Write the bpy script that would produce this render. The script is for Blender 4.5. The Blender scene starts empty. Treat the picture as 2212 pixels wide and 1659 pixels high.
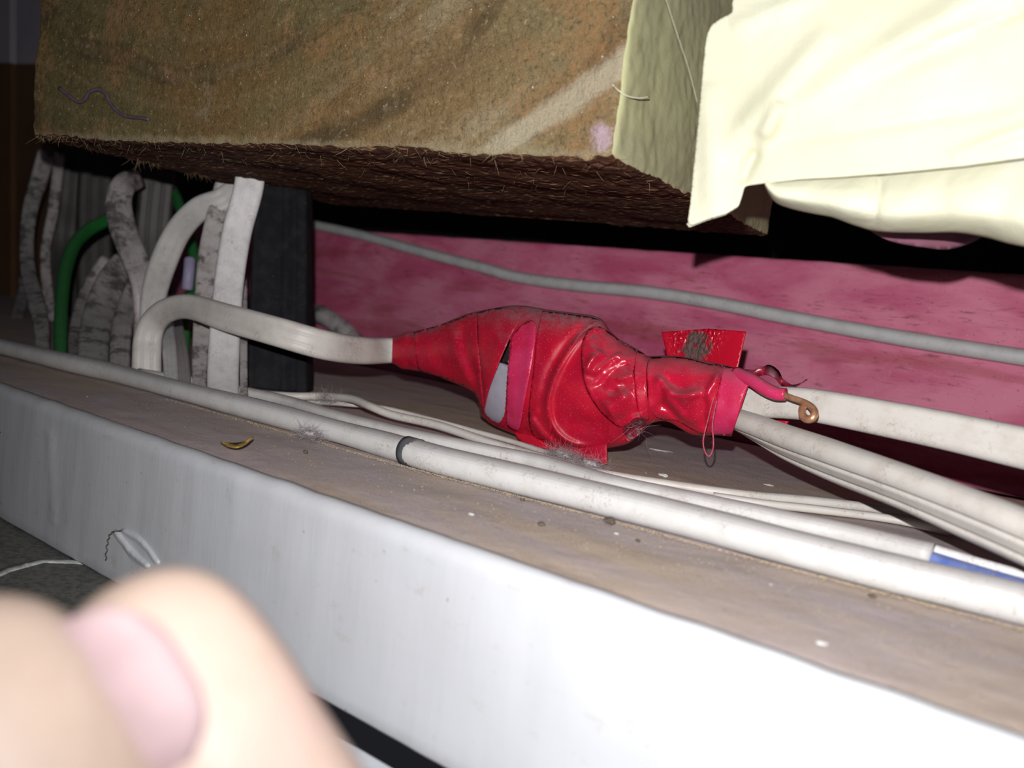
import bpy, bmesh, math, random
import numpy as np
from mathutils import Vector, Matrix, noise
from mathutils.geometry import delaunay_2d_cdt
random.seed(7); rng = np.random.default_rng(7)
SC = bpy.context.scene; COL = SC.collection

# ---------------------------------------------------------------- camera, flash, world, exposure
F = 2030.0; CX, CY = 1106.0, 829.5; H = 0.055          # focal length in px of a 2212 wide frame, lens height over the ledge
def nrm(v): v = np.array(v, float); return v/np.linalg.norm(v)
TJ = np.zeros(3)
AX = nrm((2456, 470, -2030)); AY0 = nrm((1679, -2, 2030)); AZ = np.cross(AX, AY0); AY = np.cross(AZ, AX)
R = np.stack([AX, AY, AZ])                              # camera (x right, y down, z ahead) -> world
O = np.array([0, 0, H])
cam_d = bpy.data.cameras.new('camera'); cam = bpy.data.objects.new('camera', cam_d); COL.objects.link(cam)
cam_d.sensor_width = 36; cam_d.lens = F/2212*36; cam_d.clip_start = 0.005; cam_d.clip_end = 20
cam_d.dof.use_dof = True; cam_d.dof.focus_distance = 0.31; cam_d.dof.aperture_fstop = 15.0
m = Matrix.Identity(4)
for r_ in range(3):
    m[r_][0] = R[r_][0]; m[r_][1] = -R[r_][1]; m[r_][2] = -R[r_][2]; m[r_][3] = O[r_]
cam.matrix_world = m; SC.camera = cam

ld = bpy.data.lights.new('flash', 'SPOT'); fl = bpy.data.objects.new('flash', ld); COL.objects.link(fl)
ld.energy = 3.6; ld.shadow_soft_size = 0.0016; ld.spot_size = math.radians(116); ld.spot_blend = 1.0; ld.color = (1.0, 0.975, 0.965)
fpos = O + R @ np.array([-0.003, -0.020, -0.004])
aim = nrm(R @ np.array([(1440-CX)/F, (720-CY)/F, 1.0]))
fl.matrix_world = Matrix.Translation(Vector(fpos)) @ Vector(-aim).to_track_quat('Z', 'Y').to_matrix().to_4x4()

w = bpy.data.worlds.new('world'); SC.world = w; w.use_nodes = True
w.node_tree.nodes['Background'].inputs[0].default_value = (0.8, 0.82, 1.0, 1); w.node_tree.nodes['Background'].inputs[1].default_value = 0.012
SC.view_settings.view_transform = 'Standard'; SC.view_settings.look = 'None'; SC.view_settings.gamma = 1
SC.view_settings.use_curve_mapping = False; SC.view_settings.exposure = 0.40

# ---------------------------------------------------------------- projection helpers
def ray(px, py): return R @ np.array([px-CX, py-CY, F])
def W(px, py, Y):                                       # point where the sight line meets the upright plane at depth Y
    d = ray(px, py); return O + d*(Y/d[1])
def L(px, py, z):                                       # ... meets the level plane at height z
    d = ray(px, py); return O + d*((z-H)/d[2])
def P(px, py, dep):                                     # ... at a given distance ahead
    return O + ray(px, py)*(dep/F)
def depth(p): return float((R.T @ (np.array(p)-O))[2])

# ---------------------------------------------------------------- materials
class NT:
    def __init__(s, name):
        s.m = bpy.data.materials.new(name); s.m.use_nodes = True; s.t = s.m.node_tree; s.b = s.t.nodes['Principled BSDF']
        s.co = s.t.nodes.new('ShaderNodeTexCoord')
    def n(s, typ, **k):
        a = s.t.nodes.new(typ)
        for q, v in k.items(): setattr(a, q, v)
        return a
    def l(s, a, b): s.t.links.new(a, b)
    def noise(s, scale, det=4, rough=.55, dist=0.0, stretch=None, src=None):
        mp = s.n('ShaderNodeMapping'); s.l(src or s.co.outputs['Object'], mp.inputs[0])
        if stretch: mp.inputs['Scale'].default_value = stretch
        a = s.n('ShaderNodeTexNoise'); s.l(mp.outputs[0], a.inputs['Vector'])
        a.inputs['Scale'].default_value = scale; a.inputs['Detail'].default_value = det
        a.inputs['Roughness'].default_value = rough; a.inputs['Distortion'].default_value = dist
        return a.outputs['Fac']
    def ramp(s, fac, a, b, ca=0.0, cb=1.0):
        r = s.n('ShaderNodeMapRange'); s.l(fac, r.inputs[0]); r.interpolation_type = 'SMOOTHSTEP'
        r.inputs[1].default_value = a; r.inputs[2].default_value = b; r.inputs[3].default_value = ca; r.inputs[4].default_value = cb
        return r.outputs[0]
    def mix(s, fac, a, b):
        x = s.n('ShaderNodeMix', data_type='RGBA')
        if isinstance(fac, (int, float)): x.inputs[0].default_value = fac
        else: s.l(fac, x.inputs[0])
        for i, v in ((6, a), (7, b)):
            if isinstance(v, tuple): x.inputs[i].default_value = (*v, 1)
            else: s.l(v, x.inputs[i])
        return x.outputs[2]
    def math(s, op, a, b=None):
        x = s.n('ShaderNodeMath', operation=op)
        for i, v in ((0, a), (1, b)):
            if v is None: continue
            if isinstance(v, (int, float)): x.inputs[i].default_value = v
            else: s.l(v, x.inputs[i])
        return x.outputs[0]
    def bump(s, h, strength, dist, prev=None):
        b = s.n('ShaderNodeBump'); b.inputs['Strength'].default_value = strength; b.inputs['Distance'].default_value = dist
        s.l(h, b.inputs['Height'])
        if prev is not None: s.l(prev, b.inputs['Normal'])
        return b.outputs[0]
    def up(s, a=.3, b=.9):
        g = s.n('ShaderNodeNewGeometry'); sp = s.n('ShaderNodeSeparateXYZ'); s.l(g.outputs['True Normal'], sp.inputs[0])
        return s.ramp(sp.outputs[2], a, b)
    def done(s, col, rough=.6, nor=None, spec=.5, metal=0.0, sss=0.0):
        if isinstance(col, tuple): s.b.inputs['Base Color'].default_value = (*col, 1)
        else: s.l(col, s.b.inputs['Base Color'])
        if isinstance(rough, (int, float)): s.b.inputs['Roughness'].default_value = rough
        else: s.l(rough, s.b.inputs['Roughness'])
        s.b.inputs['Specular IOR Level'].default_value = spec; s.b.inputs['Metallic'].default_value = metal
        if sss:
            s.b.inputs['Subsurface Weight'].default_value = sss; s.b.inputs['Subsurface Radius'].default_value = (1, .35, .2)
            s.b.inputs['Subsurface Scale'].default_value = .003
        if nor is not None: s.l(nor, s.b.inputs['Normal'])
        return s.m

def plastic(name, base, dirt, amt=.5, rough=.45, speck=(.12, .10, .08), spec=.4, grime=0.0, dust=0.35, lo=.40, hi=.78, glo=.45, ghi=.62):
    k = NT(name)
    c = k.mix(k.ramp(k.noise(130, 6, .65), lo, hi, 0, amt), base, dirt)
    c = k.mix(k.ramp(k.noise(900, 3, .6), .68, .75, 0, .7), c, speck)
    c = k.mix(k.math('MULTIPLY', k.ramp(k.noise(1100, 5, .75), .50, .62), k.ramp(k.noise(110, 3, .5), .48, .66, 0, .6 if sum(base) > .6 else .0)), c, (.30, .25, .20))
    if grime: c = k.mix(k.ramp(k.noise(75, 8, .75), glo, ghi, 0, grime), c, (.055, .04, .035))
    c = k.mix(k.math('MULTIPLY', k.up(.35, 1), dust), c, (.22, .19, .20))
    return k.done(c, rough, k.bump(k.noise(1500, 3), .25, .0002), spec)
M = {}
M['cable_white'] = plastic('white_cable_plastic', (.60, .59, .58), (.38, .34, .31), .5, dust=.5)
M['cable_cream'] = plastic('cream_cable_plastic', (.60, .575, .54), (.40, .34, .30), .45, dust=.25)
M['cable_bright'] = plastic('clean_white_cable_plastic', (.80, .80, .80), (.45, .42, .42), .5, dust=.2, grime=.10)
M['cable_grey'] = plastic('grey_cable_plastic', (.62, .62, .63), (.40, .38, .38), .5, dust=.4)
M['cable_dirty'] = plastic('grimy_cable_plastic', (.58, .55, .545), (.26, .21, .20), .8, dust=.25, grime=.8, glo=.48, ghi=.60)
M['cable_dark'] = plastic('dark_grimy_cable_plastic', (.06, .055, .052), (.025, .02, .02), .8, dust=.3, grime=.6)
M['conduit'] = plastic('white_conduit_plastic', (.58, .58, .575), (.40, .37, .33), .4, rough=.4, dust=.55)
M['green'] = plastic('green_wire_plastic', (.012, .20, .035), (.02, .09, .03), .4, dust=.15)
M['black_rubber'] = plastic('black_rubber', (.010, .011, .015), (.030, .028, .026), .7, rough=.7, dust=.4, spec=.12)
M['band'] = plastic('dark_joint_rubber', (.07, .08, .09), (.16, .15, .14), .6, dust=.3)
M['blue'] = plastic('blue_wire_plastic', (.08, .14, .42), (.25, .28, .45), .5, dust=.2)
M['lilac'] = plastic('lilac_plastic', (.42, .38, .58), (.25, .22, .35), .4)

def tape(name, base, alt, rough, dust=.75, wr=.35, stretch=(1, 1, 1)):
    k = NT(name)
    c = k.mix(k.ramp(k.noise(70, 3, .5), .35, .70), base, alt)
    c = k.mix(k.ramp(k.noise(2600, 1, .5), .70, .76, 0, .6), c, (.75, .35, .42))
    dn = k.math('MULTIPLY', k.up(.30, .95), k.ramp(k.noise(420, 5, .7), .30, .62, .25, dust+.15))
    c = k.mix(dn, c, (.20, .135, .155))
    nb = k.bump(k.noise(60, 2, .4, .6, stretch), wr, .0018)
    nb = k.bump(k.noise(1300, 3, .6), .10, .0003, nb)
    rr = k.math('ADD', k.ramp(k.noise(160, 3), .3, .7, rough-.05, rough+.12), k.math('MULTIPLY', dn, .5))
    m_ = k.done(c, rr, nb, .5)
    return m_
M['tape'] = tape('red_tape', (.50, .006, .028), (.40, .005, .030), .38, .70, .2)
M['tape_gloss'] = tape('glossy_red_tape', (.52, .010, .040), (.44, .008, .032), .26, .30, .10, (1, 1, .35))
M['tape_pink'] = tape('stretched_pink_red_tape', (.60, .035, .13), (.52, .012, .06), .34, .25, .12)
M['tape_dark'] = tape('dark_red_tape', (.16, .006, .02), (.24, .01, .03), .35, .7)
def sticky():
    k = NT('tape_flap_with_dirt')
    def near(px, py, r0, r1, amp=.004):
        d = k.n('ShaderNodeVectorMath', operation='DISTANCE'); k.l(k.co.outputs['Object'], d.inputs[0])
        d.inputs[1].default_value = tuple(W(px, py, .300)-TJ); return k.ramp(k.math('ADD', d.outputs['Value'], k.math('MULTIPLY', k.noise(330, 5, .7), amp)), r0, r1, 0, 1)
    dirt = k.math('MULTIPLY', near(1500, 750, .0115, .0100, .010), k.ramp(k.noise(500, 3), .30, .42))
    c = k.mix(dirt, (.48, .006, .025), (.10, .055, .05))
    nb = k.bump(k.math('MULTIPLY', k.noise(650, 1, .4), near(1500, 712, .017, .008)), 1.0, .0018)
    return k.done(c, k.ramp(dirt, 0, 1, .22, .8), nb, .6)
def wood_pink():
    k = NT('pink_stained_wood')
    c = k.mix(k.ramp(k.noise(16, 4, .6, .4, (1, 1, 2.5)), .35, .65), (.58, .100, .215), (.74, .24, .36))
    c = k.mix(k.ramp(k.noise(26, 3, .5, .5, (.35, 1, 2.2)), .56, .66, 0, .45), c, (.36, .06, .06))
    st = k.noise(850, 6, .75, .2, (.10, .3, 1.0))
    blot = k.ramp(k.noise(34, 3, .6, 0, (.5, 1, 1.5)), .44, .58)
    c = k.mix(k.math('MULTIPLY', k.ramp(st, .53, .64, 0, .75), blot), c, (.20, .05, .035))
    c = k.mix(k.ramp(k.noise(700, 2, .5, 0, (.6, 1, 1.4)), .66, .74, 0, .55), c, (.10, .03, .03))
    c = k.mix(k.ramp(k.noise(55, 6, .75), .60, .74, 0, .6), c, (.62, .30, .40))
    c = k.mix(k.ramp(k.noise(1500, 1), .74, .78, 0, .8), c, (.85, .6, .66))
    nb = k.bump(k.noise(300, 4, .6, 0, (.15, 1, 1)), .25, .0008)
    return k.done(c, .6, nb, .35)
M['pink'] = wood_pink()
def ledge_top():
    k = NT('dusty_ledge_wood')
    c = k.mix(k.ramp(k.noise(18, 5, .6, .6, (.5, 1, 1)), .40, .62), (.49, .415, .425), (.50, .40, .325))
    c = k.mix(k.ramp(k.noise(60, 5, .6, 1, (.3, 1, 1)), .48, .72, 0, .5), c, (.34, .27, .235))
    c = k.mix(k.ramp(k.noise(900, 4, .7), .54, .68, 0, .6), c, (.50, .45, .43))
    c = k.mix(k.ramp(k.noise(500, 4, .6), .60, .72, 0, .4), c, (.16, .135, .12))
    c = k.mix(k.ramp(k.noise(1900, 1), .76, .80, 0, .9), c, (.8, .75, .7))
    nb = k.bump(k.noise(1500, 5, .7), .6, .0007)
    return k.done(c, .85, k.bump(k.noise(120, 3), .3, .002, nb), .2)
M['ledge'] = ledge_top()
def paint():
    k = NT('white_gloss_paint')
    c = k.mix(k.ramp(k.noise(20, 4, .5), .4, .7, 0, .35), (.50, .515, .55), (.45, .455, .475))
    c = k.mix(k.ramp(k.noise(210, 6, .75, 0, (.5, 1, 1)), .58, .70, 0, .5), c, (.40, .375, .34))
    c = k.mix(k.ramp(k.noise(420, 3, .6), .72, .77, 0, .85), c, (.10, .085, .075))
    nb = k.bump(k.noise(500, 3, .6, 0, (.5, 1, .08)), .22, .0005)
    nb = k.bump(k.noise(60, 3, .5, 0, (.15, 1, 1)), .15, .002, nb)
    return k.done(c, .38, nb, .45)
M['paint'] = paint()
def end_grain():
    k = NT('rough_end_grain_wood')
    # object space: x across the end face, y along the timber, z up, origin at the pith
    wob = k.noise(14, 4, .55)
    mp = k.n('ShaderNodeMapping'); k.l(k.co.outputs['Object'], mp.inputs[0]); mp.inputs['Scale'].default_value = (1, 0, 1.25)
    le = k.n('ShaderNodeVectorMath', operation='LENGTH'); k.l(mp.outputs[0], le.inputs[0])
    r = k.math('ADD', le.outputs['Value'], k.math('MULTIPLY', wob, .030))
    ring = k.math('SINE', k.math('MULTIPLY', r, 165.0))
    ring2 = k.math('SINE', k.math('MULTIPLY', r, 420.0))
    sp = k.n('ShaderNodeSeparateXYZ'); k.l(k.co.outputs['Object'], sp.inputs[0])
    base = k.mix(k.ramp(k.noise(13, 5, .6), .40, .60), (.235, .140, .052), (.200, .160, .066))
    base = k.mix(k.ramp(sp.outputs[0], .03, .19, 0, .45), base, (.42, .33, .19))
    base = k.mix(k.ramp(sp.outputs[0], .02, -.10, 0, .5), base, (.14, .115, .045))  # lighter right, darker left: flash falloff put into the wood colour
    c = k.mix(k.math('MULTIPLY', k.ramp(ring, .55, 1.0), k.ramp(k.noise(22, 3), .40, .55, 0, .75)), base, (.085, .062, .030))
    c = k.mix(k.math('MULTIPLY', k.ramp(ring2, .4, 1), .25), c, (.33, .24, .12))
    diag = k.n('ShaderNodeMapping'); k.l(k.co.outputs['Object'], diag.inputs[0]); diag.inputs['Rotation'].default_value = (0, math.radians(28), 0)
    dn = k.noise(30, 5, .65, .3, (.35, 1, 1.6), diag.outputs[0])
    c = k.mix(k.math('MULTIPLY', k.ramp(dn, .50, .70, 0, .6), k.ramp(sp.outputs[0], .0, .10)), c, (.50, .42, .27))
    c = k.mix(k.math('MULTIPLY', k.ramp(dn, .46, .30, 0, .45), k.ramp(sp.outputs[0], .0, .10)), c, (.17, .11, .05))
    c = k.mix(k.ramp(k.noise(48, 7, .75), .56, .70, 0, .55), c, (.42, .36, .25))
    g = k.noise(560, 6, .8)
    c = k.mix(k.ramp(g, .48, .36, 0, .62), c, (.07, .048, .018))
    c = k.mix(k.ramp(g, .55, .68, 0, .75), c, (.56, .46, .28))
    c = k.mix(k.ramp(k.noise(900, 1), .765, .79), c, (.95, .9, .8))
    c = k.mix(k.math('MULTIPLY', k.ramp(k.noise(24, 5, .7), .50, .62, 0, .7), k.ramp(g, .35, .60)), c, (.40, .205, .08))
    bn = k.n('ShaderNodeVectorMath', operation='DOT_PRODUCT'); k.l(k.co.outputs['Object'], bn.inputs[0]); bn.inputs[1].default_value = tuple(BN)
    bb = k.math('ABSOLUTE', k.math('SUBTRACT', k.math('ADD', bn.outputs['Value'], k.math('MULTIPLY', k.math('SUBTRACT', k.noise(60, 5, .7), .5), .009)), BC))
    c = k.mix(k.ramp(bb, .0052, .0018, 0, .75), c, (.60, .53, .38))
    zz = k.math('ADD', sp.outputs[2], k.math('MULTIPLY', k.noise(120, 5, .7), .006))
    c = k.mix(k.ramp(zz, EDGEZ+.0062, EDGEZ+.0036, 0, .6), c, (.45, .38, .24))
    # pale pink smear at the lower right corner of the end face
    vd = k.n('ShaderNodeVectorMath', operation='DISTANCE'); k.l(k.co.outputs['Object'], vd.inputs[0])
    vd.inputs[1].default_value = tuple(SMEAR)
    c = k.mix(k.ramp(k.math('ADD', vd.outputs['Value'], k.math('MULTIPLY', k.noise(170, 4, .7), .012)), .0108, .0070, 0, .8), c, (.66, .50, .58))
    nb = k.bump(k.noise(900, 5, .75), 1.0, .0016)
    nb = k.bump(k.noise(160, 4, .6), .5, .0035, nb)
    return k.done(c, .85, nb, .25)
def side_wood():
    k = NT('green_treated_wood')
    c = k.mix(k.ramp(k.noise(40, 4, .6, .5, (1, .25, 1)), .38, .66), (.48, .48, .27), (.41, .40, .24))
    c = k.mix(k.ramp(k.noise(500, 4, .7, 0, (1, .3, 1)), .55, .70, 0, .6), c, (.50, .46, .28))
    c = k.mix(k.ramp(k.noise(60, 6, .7, .5, (1, 1, .3)), .55, .68, 0, .55), c, (.50, .50, .32))
    c = k.mix(k.ramp(k.noise(50, 5, .6, .3), .58, .70, 0, .5), c, (.22, .20, .10))
    return k.done(c, .8, k.bump(k.noise(900, 4, .7, 0, (1, .4, 1)), .25, .0006), .25)
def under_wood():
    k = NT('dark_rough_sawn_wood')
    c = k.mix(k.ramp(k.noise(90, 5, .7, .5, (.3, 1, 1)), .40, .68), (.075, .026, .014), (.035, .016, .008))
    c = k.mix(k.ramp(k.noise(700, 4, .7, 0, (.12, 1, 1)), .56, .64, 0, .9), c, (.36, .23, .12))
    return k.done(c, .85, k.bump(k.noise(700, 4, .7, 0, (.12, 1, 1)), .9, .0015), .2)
def cloth_mat():
    k = NT('pale_yellow_cotton')
    wv = k.noise(2600, 2, .5)
    c = k.mix(k.ramp(k.noise(30, 3), .35, .7), (.58, .575, .43), (.63, .635, .50))
    c = k.mix(k.ramp(k.noise(70, 4, .6), .60, .74, 0, .35), c, (.58, .61, .60))
    return k.done(c, .9, k.bump(wv, .35, .0004, k.bump(k.noise(50, 3, .5, .8), .25, .004)), .1)
M['cloth'] = cloth_mat()
def skin_mat():
    k = NT('skin')
    c = k.mix(k.ramp(k.noise(60, 4, .6), .35, .7), (.19, .145, .120), (.225, .175, .145))
    c = k.mix(k.ramp(k.noise(25, 2), .50, .68, 0, .5), c, (.21, .14, .13))
    return k.done(c, .5, k.bump(k.noise(700, 4), .25, .0004), .2, 0, .08)
M['skin'] = skin_mat()
kk = NT('nail'); M['nail'] = kk.done(kk.mix(kk.ramp(kk.noise(120, 2), .4, .7), (.165, .120, .125), (.14, .10, .105)), .6, None, .12)
def simple(name, a, b, scale=80, rough=.7, bump=.3, metal=0.0, spec=.4, det=4):
    k = NT(name); c = k.mix(k.ramp(k.noise(scale, det, .6), .38, .64), a, b)
    return k.done(c, rough, k.bump(k.noise(scale*6, 4, .6), bump, .0006), spec, metal)
M['copper'] = simple('bare_copper', (.72, .40, .25), (.50, .25, .14), 300, .35, .2, .6)
M['brown_board'] = simple('brown_board', (.20, .10, .04), (.15, .07, .03), 14, .8)
M['lavender'] = simple('lavender_paint', (.62, .58, .64), (.55, .51, .57), 14, .6)
M['dark'] = simple('dark_back', (.035, .028, .026), (.02, .016, .015), 10, .9)
M['floor'] = simple('speckled_grey_floor', (.17, .17, .155), (.10, .10, .09), 500, .75, .6)
M['stroke'] = simple('white_stroke', (.60, .62, .60), (.40, .42, .40), 300, .5)
M['pale_strip'] = simple('pale_blue_white_plaster', (.55, .58, .62), (.46, .48, .52), 40, .6)
M['dust'] = simple('grey_lint', (.46, .41, .42), (.32, .28, .30), 500, .95, .1)
M['fibre'] = simple('wood_fibre', (.46, .35, .20), (.30, .20, .10), 200, .9, .1)
M['leaf'] = simple('dry_leaf', (.36, .25, .06), (.20, .12, .03), 600, .7)
M['crumb'] = simple('dark_crumb', (.07, .055, .045), (.13, .10, .08), 900, .9)
M['flake'] = simple('white_flake', (.70, .70, .69), (.55, .55, .53), 400, .6)
M['sand'] = simple('tan_grit', (.34, .27, .20), (.22, .17, .12), 900, .9)
M['thread'] = simple('pink_red_thread', (.50, .10, .14), (.36, .05, .08), 600, .8)
M['connector'] = simple('grey_lilac_connector_plastic', (.34, .34, .42), (.42, .41, .48), 60, .35, .1)
M['gloom'] = simple('near_black_shade', (.03, .018, .014), (.015, .01, .01), 80, .8)
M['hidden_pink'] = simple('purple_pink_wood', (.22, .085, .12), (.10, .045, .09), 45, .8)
M['ink'] = simple('purple_thread_fibre', (.075, .05, .075), (.11, .08, .10), 300, .9)

# ---------------------------------------------------------------- object helpers
def tag(o, label, cat, group=None):
    o['label'] = label; o['category'] = cat
    if group: o['group'] = group
    return o
def link_mesh(name, v, f, mat, parent=None, smooth=True):
    me = bpy.data.meshes.new(name); me.from_pydata([tuple(map(float, q)) for q in v], [], f)
    if mat is not None: me.materials.append(mat)
    if smooth: me.shade_smooth()
    me.update(); o = bpy.data.objects.new(name, me); COL.objects.link(o)
    if parent is not None: o.parent = parent; o.matrix_parent_inverse = parent.matrix_world.inverted()
    return o
def fix_normals(o):
    bm = bmesh.new(); bm.from_mesh(o.data); bmesh.ops.recalc_face_normals(bm, faces=bm.faces); bm.to_mesh(o.data); bm.free()
def empty(name, loc, label, cat, group=None):
    o = bpy.data.objects.new(name, None); COL.objects.link(o); o.location = Vector(loc); o.empty_display_size = .01
    bpy.context.view_layer.update(); tag(o, label, cat, group); return o
def part_local(name, v, f, mat, parent, smooth=True):
    # v in world coordinates; the parent is an unrotated empty
    off = np.array(parent.location); o = link_mesh(name, [np.array(q)-off for q in v], f, mat, None, smooth); o.parent = parent
    return o
def cr(pts, n):                                          # Catmull-Rom through rows of numbers
    p = np.array(pts, float); p = np.vstack([2*p[0]-p[1], p, 2*p[-1]-p[-2]])
    out = []
    for i in range(1, len(p)-2):
        for t in np.linspace(0, 1, n, endpoint=False):
            a, b, c, d = p[i-1], p[i], p[i+1], p[i+2]
            out.append(.5*((2*b)+(-a+c)*t+(2*a-5*b+4*c-d)*t*t+(-a+3*b-3*c+d)*t**3))
    out.append(p[-2]); return np.array(out)
def frames(c):
    t = np.gradient(c, axis=0); return t/np.linalg.norm(t, axis=1)[:, None]
def loft(rings, cap=True):
    n, k = len(rings), len(rings[0]); v = np.concatenate(rings); f = []
    for i in range(n-1):
        for j in range(k):
            a = i*k+j; b = i*k+(j+1) % k; f.append((a, b, b+k, a+k))
    if cap: f.append(tuple(range(k))[::-1]); f.append(tuple(range((n-1)*k, n*k)))
    return v, f
def tube(c, rad, k=20, wob=0.0, seed=0.0):
    c = np.array(c); T = frames(c); rad = np.broadcast_to(rad, (len(c),)); rings = []
    s_ = np.cross(T[0], (0, 0, 1.0))
    if np.linalg.norm(s_) < .2: s_ = np.cross(T[0], R[:, 2])
    a = np.linspace(0, 2*np.pi, k, endpoint=False)
    for i in range(len(c)):
        s_ = nrm(s_-T[i]*np.dot(s_, T[i])); u_ = np.cross(s_, T[i]); rr = np.full(k, rad[i])
        if wob: rr = rr*(1+wob*noise.noise(Vector(c[i])*60+Vector((seed, 0, 0))))
        rings.append(c[i]+np.outer(np.cos(a)*rr, s_)+np.outer(np.sin(a)*rr, u_))
    return loft(rings)
# cross-section of flat twin cable: stadium with two grooves on each broad face (unit half width, half thickness tk)
def flat_profile(tk, groove=.14):
    pts = []
    nx = 21; ww = 1-tk
    for s in (1, -1):
        for i in range(nx):
            x = s*(ww-2*ww*i/(nx-1)); g = groove*tk*(math.exp(-((x-.33)/.07)**2)+math.exp(-((x+.33)/.07)**2))
            pts.append((x, s*(tk-g)))
        for i in range(1, 10):
            a = math.pi/2+math.pi*i/10; pts.append((s*(-ww)+s*tk*math.cos(a), s*tk*math.sin(a)))
    return np.array(pts)
def ribbon(rows, tk=.42, n=10, groove=.14):
    # rows: px, py, Y, full width in px, twist degrees (0 = broad face square to the sight line)
    q = cr(rows, n); c = np.array([W(a[0], a[1], a[2]) for a in q]); T = frames(c); prof = flat_profile(tk, groove); rings = []
    for i, a in enumerate(q):
        view = nrm(c[i]-O); hw = a[3]*depth(c[i])/F/2
        s_ = nrm(np.cross(T[i], view)); ph = math.radians(a[4]); wd = nrm(math.cos(ph)*s_+math.sin(ph)*nrm(np.cross(s_, T[i])))
        td = nrm(np.cross(T[i], wd))
        rings.append(c[i]+np.outer(prof[:, 0]*hw, wd)+np.outer(prof[:, 1]*hw, td))
    return loft(rings)
def whole(name, vf, mat, label, cat, group=None, smooth=True):
    v, f = vf; off = np.array(v).mean(0); off[2] = np.array(v)[:, 2].min()
    o = link_mesh(name, np.array(v)-off, f, mat, None, smooth); fix_normals(o); o.location = Vector(off); tag(o, label, cat, group); return o
def in_poly(x, y, poly):
    p = np.array(poly); c = np.zeros(np.shape(x), bool); j = len(p)-1
    for i in range(len(p)):
        xi, yi = p[i]; xj, yj = p[j]
        c ^= ((yi > y) != (yj > y)) & (x < (xj-xi)*(y-yi)/((yj-yi) or 1e-9)+xi); j = i
    return c
def sheet(poly, pos, step=8, smooth_n=0):
    # triangulated sheet filling a pixel outline; pos(xs, ys) -> world points
    if smooth_n: poly = cr(list(poly)+[poly[0]], smooth_n)[:-1]
    p = np.array(poly, float); b = []
    for i in range(len(p)):
        a, c = p[i], p[(i+1) % len(p)]; k = max(1, int(np.linalg.norm(c-a)/step))
        for t in range(k): b.append(a+(c-a)*t/k)
    b = np.array(b); x0, y0 = b.min(0); x1, y1 = b.max(0); g = []
    for r_, y in enumerate(np.arange(y0+step*.6, y1, step*.87)):
        for x in np.arange(x0+(r_ % 2)*step*.5, x1, step): g.append((x, y))
    g = np.array(g); g = g[in_poly(g[:, 0], g[:, 1], b)]
    keep = [np.min(np.hypot(*(b-q).T)) > step*.55 for q in g]; g = g[np.array(keep, bool)] if len(g) else np.zeros((0, 2))
    allp = [Vector(q) for q in b]+[Vector(q) for q in g]
    vs, es, fs, *_ = delaunay_2d_cdt(allp, [], [list(range(len(b)))], 1, 1e-4)
    vs = np.array([tuple(q) for q in vs]); return pos(vs[:, 0], vs[:, 1]), [tuple(t) for t in fs]
def solid(o, th, off=0.0):
    md = o.modifiers.new('thickness', 'SOLIDIFY'); md.thickness = th; md.offset = off; return o
def box(x0, x1, y0, y1, z0, z1):
    v = [(x, y, z) for z in (z0, z1) for y in (y0, y1) for x in (x0, x1)]
    return v, [(0, 2, 3, 1), (4, 5, 7, 6), (0, 1, 5, 4), (2, 6, 7, 3), (0, 4, 6, 2), (1, 3, 7, 5)]
def polyd(px, py, poly, n=6):
    q = cr(poly, n); best = np.full(px.shape, 1e9); sg = np.zeros(px.shape); al = np.zeros(px.shape); Ls = len(q)-1
    for i in range(Ls):
        ax, ay = q[i]; bx, by = q[i+1]; dx, dy = bx-ax, by-ay; l2 = dx*dx+dy*dy+1e-9
        t = np.clip(((px-ax)*dx+(py-ay)*dy)/l2, 0, 1); ex, ey = px-ax-t*dx, py-ay-t*dy; d = np.hypot(ex, ey); mm = d < best
        best = np.where(mm, d, best); sg = np.where(mm, np.sign(dx*ey-dy*ex), sg); al = np.where(mm, (i+t)/Ls, al)
    return best, sg, al
def bevel(o, wd, seg=2):
    md = o.modifiers.new('bevel', 'BEVEL'); md.width = wd; md.segments = seg; md.limit_method = 'ANGLE'; return o
def structure(o): o['kind'] = 'structure'; return o

YF, YP, ZB = .1470, .4460, -.0480        # ledge front, pink board face, underside of ledge beam

# ---------------------------------------------------------------- setting
o = structure(link_mesh('wall_back', *box(-2.2, 1.2, .95, 1.0, -.3, 1.0), M['dark'], smooth=False))
o = structure(link_mesh('floor', *box(-1.2, -.215, -.25, YF+.03, -.085, ZB-.0006), M['floor'], smooth=False))
# faint white arc painted on the floor
v, f = sheet([(-60, 1262), (20, 1224), (90, 1207), (160, 1208), (190, 1220), (160, 1217), (95, 1215), (25, 1234), (-60, 1272)], lambda x, y: np.array([L(a, b, ZB-.0003) for a, b in zip(x, y)]), 8)
st = link_mesh('chalk_mark', v, f, M['stroke']); solid(st, .0004); st.parent = bpy.data.objects['floor']
# upright boards far left
wl = structure(link_mesh('wall_left', *box(-1.55, -.60, .76, .79, -.10, .55), M['dark'], smooth=False))
def upright(nm, xa, xb, ya, yb, Y, mat):
    a0, a1, b0, b1 = W(xa, yb, Y), W(xb, yb, Y), W(xa, ya, Y), W(xb, ya, Y)
    bk = np.array([0, .018, 0]); v = [a0, a1, b1, b0, a0+bk, a1+bk, b1+bk, b0+bk]
    o = link_mesh(nm, v, [(0, 1, 2, 3), (5, 4, 7, 6), (4, 0, 3, 7), (1, 5, 6, 2), (3, 2, 6, 7), (4, 5, 1, 0)], mat, None, False); bevel(o, .0015); o.parent = wl
    return o
upright('board', -260, 24, 136, 760, .40, M['brown_board']); upright('board', 33, 150, 138, 760, .385, M['brown_board'])
upright('painted_board', -260, 22, -200, 136, .40, M['lavender']); upright('painted_board', 34, 130, -200, 138, .385, M['lavender'])

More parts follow.
